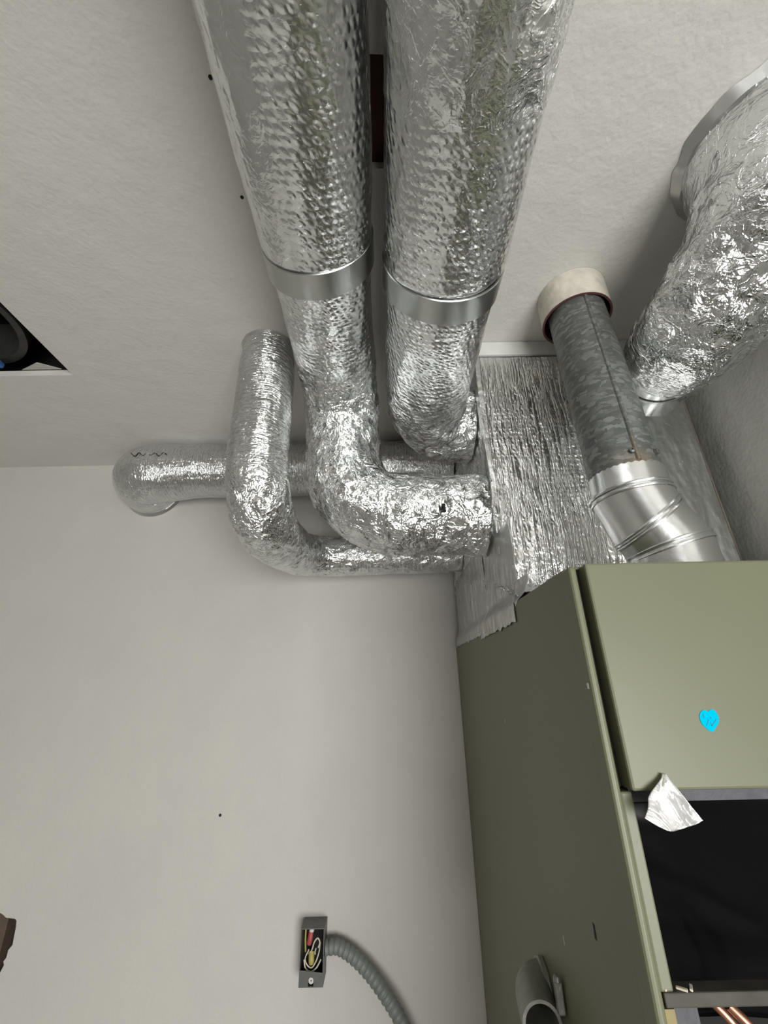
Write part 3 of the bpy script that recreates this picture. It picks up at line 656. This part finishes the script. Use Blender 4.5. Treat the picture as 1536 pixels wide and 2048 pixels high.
# torn plaster chips lying on the bar
for k, (x, y, a) in enumerate(((0.1905, FY + 0.006, 30), (0.200, FY + 0.005, -35), (0.207, FY + 0.006, 60))):
    rt = Matrix.Rotation(math.radians(a), 3, 'Z') @ Matrix.Rotation(math.radians(12), 3, 'X')
    v, fc = box_vf(x - 0.0035, x + 0.0035, y - 0.001, y + 0.001, -0.1952, -0.1938, bev=0.0004, rot=rt)
    build('plaster_chip', v, fc, M['whitewire'], fz)
# scratches and specks of bare paint on the enamel
for y, z, l in ((0.566, -0.245 + .0, .007), (0.70, -0.05, .004)):
    build('paint_scratch', *box_vf(FX - 0.0004, FX + 0.0002, y, y + 0.0012, z, z + l), M['whitewire'], fz)
build('slot_hole', *box_vf(FX - 0.0003, FX + 0.0002, 0.4765, 0.480, -0.204, -0.193, bev=0.0001, seg=1), M['black'], fz)
build('paint_chip', *box_vf(FX - 0.0019, FX - 0.0012, 0.394, 0.397, -0.0035, 0.001), M['trim'], fz)

# heart sticker on the door
def S(a, b): return (0.2651 + (a - 700) * 1.92e-5 + (b - 800) * -0.75e-5, -0.0292 - (b - 800) * 2.1e-5 + (a - 700) * 1.0e-6)
hp0 = [S(*q) for q in ((290, 600), (320, 500), (400, 430), (500, 425), (590, 458), (645, 490), (700, 445), (800, 412), (900, 440), (1000, 520), (1080, 620), (1130, 740), (1142, 850), (1100, 960), (1000, 1080), (900, 1190), (830, 1192), (700, 1130), (560, 1030), (430, 920), (340, 790), (300, 700))]
hp = []
for k in range(len(hp0)):
    a, b, c, d_ = (Vector(hp0[(k + q) % len(hp0)]) for q in (-1, 0, 1, 2))
    for t_ in (0, .33, .67): hp.append(tuple(0.5 * (2 * b + (c - a) * t_ + (2 * a - 5 * b + 4 * c - d_) * t_ ** 2 + (3 * b - a - 3 * c + d_) * t_ ** 3)))
yd = FY - 0.0045
st = slab('heart_sticker', hp, [], lambda a, b, t_: (a, yd - 0.0001 - t_, b), 0.0003, M['cyan'])
tag(st, 'small bright cyan heart-shaped sticker on the upper green furnace door', 'sticker')
def ink(p):
    V_, F_ = [], []
    for (a, b), (c, d_) in zip(p, p[1:]):
        dx, dz = c - a, d_ - b; L = math.hypot(dx, dz); nx, nz = -dz / L * 0.00035, dx / L * 0.00035
        n = len(V_)
        for q in ((a + nx, b + nz), (a - nx, b - nz), (c - nx, d_ - nz), (c + nx, d_ + nz)): V_ += [(q[0], yd - 0.00042, q[1]), (q[0], yd - 0.0006, q[1])]
        F_ += [[n, n + 2, n + 4, n + 6], [n + 7, n + 5, n + 3, n + 1], [n, n + 1, n + 3, n + 2], [n + 2, n + 3, n + 5, n + 4], [n + 4, n + 5, n + 7, n + 6], [n + 6, n + 7, n + 1, n]]
    return V_, F_
build('ink_mark', *join(ink([S(450, 520), S(440, 610), S(490, 710)]), ink([S(700, 760), S(650, 880), S(620, 980)]), ink([S(780, 860), S(830, 1000), S(900, 930), S(970, 850), S(1020, 770)]), ink([S(785, 670), S(790, 750)])), M['ink'], st)

# foil scrap hanging out from under the door
def sc(u_, v_):
    # v 0 = bottom curved edge, 1 = apex
    xl = 0.1885 + (0.2145 - 0.1885) * v_ ** 1.2 + 0.0012 * math.sin(v_ * 9); xr = 0.2300 + (0.2175 - 0.2300) * v_
    x = xl + (xr - xl) * u_; zb = -0.0900 - 0.0105 * math.sin(PI * min(1, 0.12 + u_ * 0.78)) + 0.0025 * (1 - u_) ** 2
    z = zb + (-0.0655 - zb) * v_; y = FY - 0.0065 - 0.013 * (1 - v_) ** 1.1 - 0.003 * math.sin(u_ * 7 + v_)
    return (x, y, z), (x, z)
scr = foil_sheet('foil_scrap', sc, 44, 44, M['scrap'], None, lambda P, a, b: (0, .8, 0), seed=31, amp=0.55, thick=0.0003)
tag(scr, 'bright crumpled triangular scrap of foil sticking out under the upper furnace door', 'foil scrap')

# ------------------------------------------------------------------ junction box and cables
JX0, JX1, JY, JZ0, JZ1 = -0.1730, -0.1275, 1.055, -0.508, -0.424
jb = thing('junction_box', 'open grey metal electrical box on the back wall with loose wires inside', 'electrical box', (-0.15, D, JZ0))
tt = 0.0015
build('metal_shell', *join(box_vf(JX0, JX0 + tt, JY, D - 0.0005, JZ0, JZ1), box_vf(JX1 - tt, JX1, JY, D - 0.0005, JZ0, JZ1), box_vf(JX0 + tt, JX1 - tt, JY, D - 0.0005, JZ1 - tt, JZ1), box_vf(JX0 + tt, JX1 - tt, JY, D - 0.0005, JZ0, JZ0 + tt),
      box_vf(JX0 + tt, JX1 - tt, D - 0.003, D - 0.0005, JZ0 + tt, JZ1 - tt)), M['box'], jb)
build('inner_shade_sheet', *box_vf(JX0 + tt + .0002, JX1 - tt - .0002, JY + 0.034, JY + 0.0355, JZ0 + tt, JZ1 - tt), M['black'], jb)  # black sheet in the box, interior shade put into its colour
ccx = (JX0 + JX1) / 2
ear = [(JX0 + tt, JZ0 + tt), (ccx - 0.005, JZ0 + tt)] + [(ccx - 0.005 * math.cos(a), JZ0 + 0.009 + 0.005 * math.sin(a)) for a in [PI * k / 8 for k in range(9)]] + [(ccx + 0.005, JZ0 + tt), (JX1 - tt, JZ0 + tt), (JX1 - tt, JZ0 + 0.020), (JX0 + tt, JZ0 + 0.024)]
slab('lower_plate', ear, [], lambda a, b, t_: (a, JY + t_, b), 0.0012, M['box'], jb)
V_, F_ = revolve((ccx, JY + 0.003, JZ0 + 0.008), (0, 1, 0), [(0, 0.0048), (0.002, 0.0048), (0.002, 0.0012), (0, 0.0012)], 24)
build('screw_tab', V_, F_, M['trim'], jb, True)
wr = lambda name, p, r_, m: simple_tube(name, p, r_, m, jb, 0.002, 10)
wy = JY + 0.012
wr('white_wire', [(-0.160, wy + .01, -0.470), (-0.152, wy, -0.460), (-0.147, wy - .003, -0.447), (-0.141, wy - .003, -0.442), (-0.137, wy - .003, -0.448), (-0.140, wy, -0.457)], 0.0013, M['whitewire'])
wr('white_wire', [(-0.138, wy + .012, -0.455), (-0.139, wy + .004, -0.466), (-0.1455, wy, -0.480), (-0.152, wy, -0.486), (-0.160, wy, -0.482), (-0.1645, wy, -0.473), (-0.159, wy + .008, -0.463)], 0.0012, M['whitewire'])
wr('white_wire', [(-0.1345, wy + .004, -0.476), (-0.143, wy - .002, -0.486), (-0.153, wy - .004, -0.490), (-0.163, wy - .002, -0.485), (-0.1665, wy, -0.474)], 0.0013, M['whitewire'])
wr('white_wire', [(-0.144, wy, -0.458), (-0.146, wy, -0.463), (-0.1455, wy, -0.467)], 0.0011, M['whitewire'])
wr('red_wire_nut', [(-0.1555, wy + .006, -0.434), (-0.157, wy + .004, -0.446), (-0.159, wy + .006, -0.453)], 0.0050, M['redwire'])
wr('wire_end', [(-0.1535, wy + .004, -0.4262), (-0.1545, wy + .004, -0.4345)], 0.0048, M['trim'])
wr('yellow_wire_nut', [(-0.1535, wy + .008, -0.466), (-0.1530, wy + .004, -0.476), (-0.153, wy + .006, -0.481)], 0.0055, M['yellowwire'])
wr('black_wire', [(-0.167, wy + .012, -0.430), (-0.167, wy + .010, -0.450), (-0.166, wy + .012, -0.468)], 0.0016, M['yellowwire'])

def ribbed(name, pts, rad, m, parent=None, pitch=0.0100, depth=0.0018):
    smp = catmull([tuple(p) + (rad,) for p in pts], 0.0010)
    s_ = 0; out = []
    for i, s in enumerate(smp):
        if i: s_ += math.dist(s[:3], smp[i - 1][:3])
        out.append(s[:3] + [rad - depth * (0.5 - 0.5 * math.cos(2 * PI * s_ / pitch)) ** 2])
    V_, F_, _, _ = sweep(out, 28); return build(name, V_, F_, m, parent, True)
cab = ribbed('armored_cable', [(JX1 + 0.001, 1.077, -0.462), (-0.105, 1.077, -0.461), (-0.080, 1.074, -0.470), (-0.048, 1.068, -0.490), (-0.015, 1.060, -0.519), (0.018, 1.050, -0.556), (0.045, 1.035, -0.60), (0.075, 1.0, -0.68), (0.10, 0.95, -0.80), (0.11, 0.9, -1.0)], 0.0125, M['cable'])
tag(cab, 'grey spiral armoured cable curving down from the electrical box along the back wall', 'cable')

fit = thing('conduit_elbow', 'dirty grey metal conduit elbow fitting on the lower left side of the furnace', 'conduit fitting', (0.15, 0.60, -0.36))
# hollow elbow: leaves the furnace side, bends down
def hollow(pts, r_o, r_i, m, name, par, step=0.002, nang=36):
    smp = catmull([tuple(p) + (1.0,) for p in pts], step)
    a = [s[:3] + [r_o] for s in smp]; b = [s[:3] + [r_i] for s in smp]
    Va, Fa, _, _ = sweep(a, nang, caps=False); Vb, Fb, _, _ = sweep(b, nang, caps=False)
    n = len(Va); F_ = Fa + [[i + n for i in reversed(q)] for q in Fb]; L = len(a)
    for e in (0, (L - 1) * nang):
        for k in range(nang): F_.append([e + k, e + (k + 1) % nang, n + e + (k + 1) % nang, n + e + k])
    return build(name, Va + Vb, F_, m, par, True)
hollow([(0.1765, 0.655, -0.316), (0.169, 0.654, -0.316), (0.161, 0.645, -0.317), (0.1565, 0.625, -0.320), (0.1545, 0.602, -0.322)], 0.0200, 0.0168, M['fitting'], 'elbow_body', fit)
V_, F_ = revolve((0.1772, 0.655, -0.316), (-1, 0, 0), [(0, 0.024), (0.005, 0.024), (0.006, 0.022), (0.006, 0.015), (0, 0.015)], 8)
build('lock_nut', V_, F_, M['fitting'], fit)
build('screw_lug', *box_vf(0.1690, 0.1765, 0.588, 0.596, -0.309, -0.284, bev=0.0015), M['fitting'], fit)
V_, F_ = revolve((0.1725, 0.592, -0.284), (0, 0, 1), [(0, 0.0040), (0.004, 0.0035), (0.005, 0.001), (0, 0.001)], 14)
build('clamp_screw', V_, F_, M['fitting'], fit, True)

# ------------------------------------------------------------------ odds and ends
ring = thing('duct_boot', 'round black metal duct boot inside the square ceiling opening at the left edge', 'duct boot', (-0.82, 0.60, 0.668))
V_, F_ = revolve((-0.835, 0.585, 0.672), (0.0, 0.0, 1), [(0, 0.128), (0.10, 0.128), (0.10, 0.112), (0.006, 0.112), (0, 0.114)], 80)
build('rim', V_, F_, M['rubber'], ring, True)
bt = build('blue_scrap', *box_vf(-0.840, -0.812, 0.690, 0.706, 0.652, 0.664, bev=0.003), M['bluewire'])
tag(bt, 'small blue plastic scrap lying at the edge of the square ceiling opening', 'scrap')
V_, F_ = [], []
for k, (x, y) in enumerate(((-0.775, 0.7085), (-0.755, 0.700), (-0.728, 0.688), (-0.705, 0.700), (-0.690, 0.7085))):
    V_ += [(x, y, 0.6500), (x, y, 0.6515)]
F_ = [[0, 2, 4, 6, 8], [9, 7, 5, 3, 1]] + [[i * 2, i * 2 + 1, ((i + 1) % 5) * 2 + 1, ((i + 1) % 5) * 2] for i in range(5)]
pc = build('plaster_flake', V_, F_, M['plasterboard']); tag(pc, 'torn pale flake of plasterboard paper on the ceiling opening edge', 'plaster')
# small nail hole marks
def mark(name, c, n_, r_, lab):
    V_, F_ = revolve(c, n_, [(-0.0004, r_), (0.0006, r_ * 0.8), (0.0006, 0.0001), (-0.0004, 0.0001)], 14)
    o = build(name, V_, F_, M['black'], None); tag(o, lab, 'nail hole'); return o
mark('nail_hole', (-0.369, D - 0.0002, -0.249), (0, -1, 0), 0.0032, 'small dark nail hole alone low on the bare back wall')
mark('nail_hole', (-0.184, 0.240, H - 0.0002), (0, 0, -1), 0.0026, 'dark nail hole in the ceiling beside the left big duct, farther from the wall')
mark('nail_hole', (-0.188, 0.364, H - 0.0002), (0, 0, -1), 0.0026, 'dark nail hole in the ceiling beside the left big duct, just before its strap')
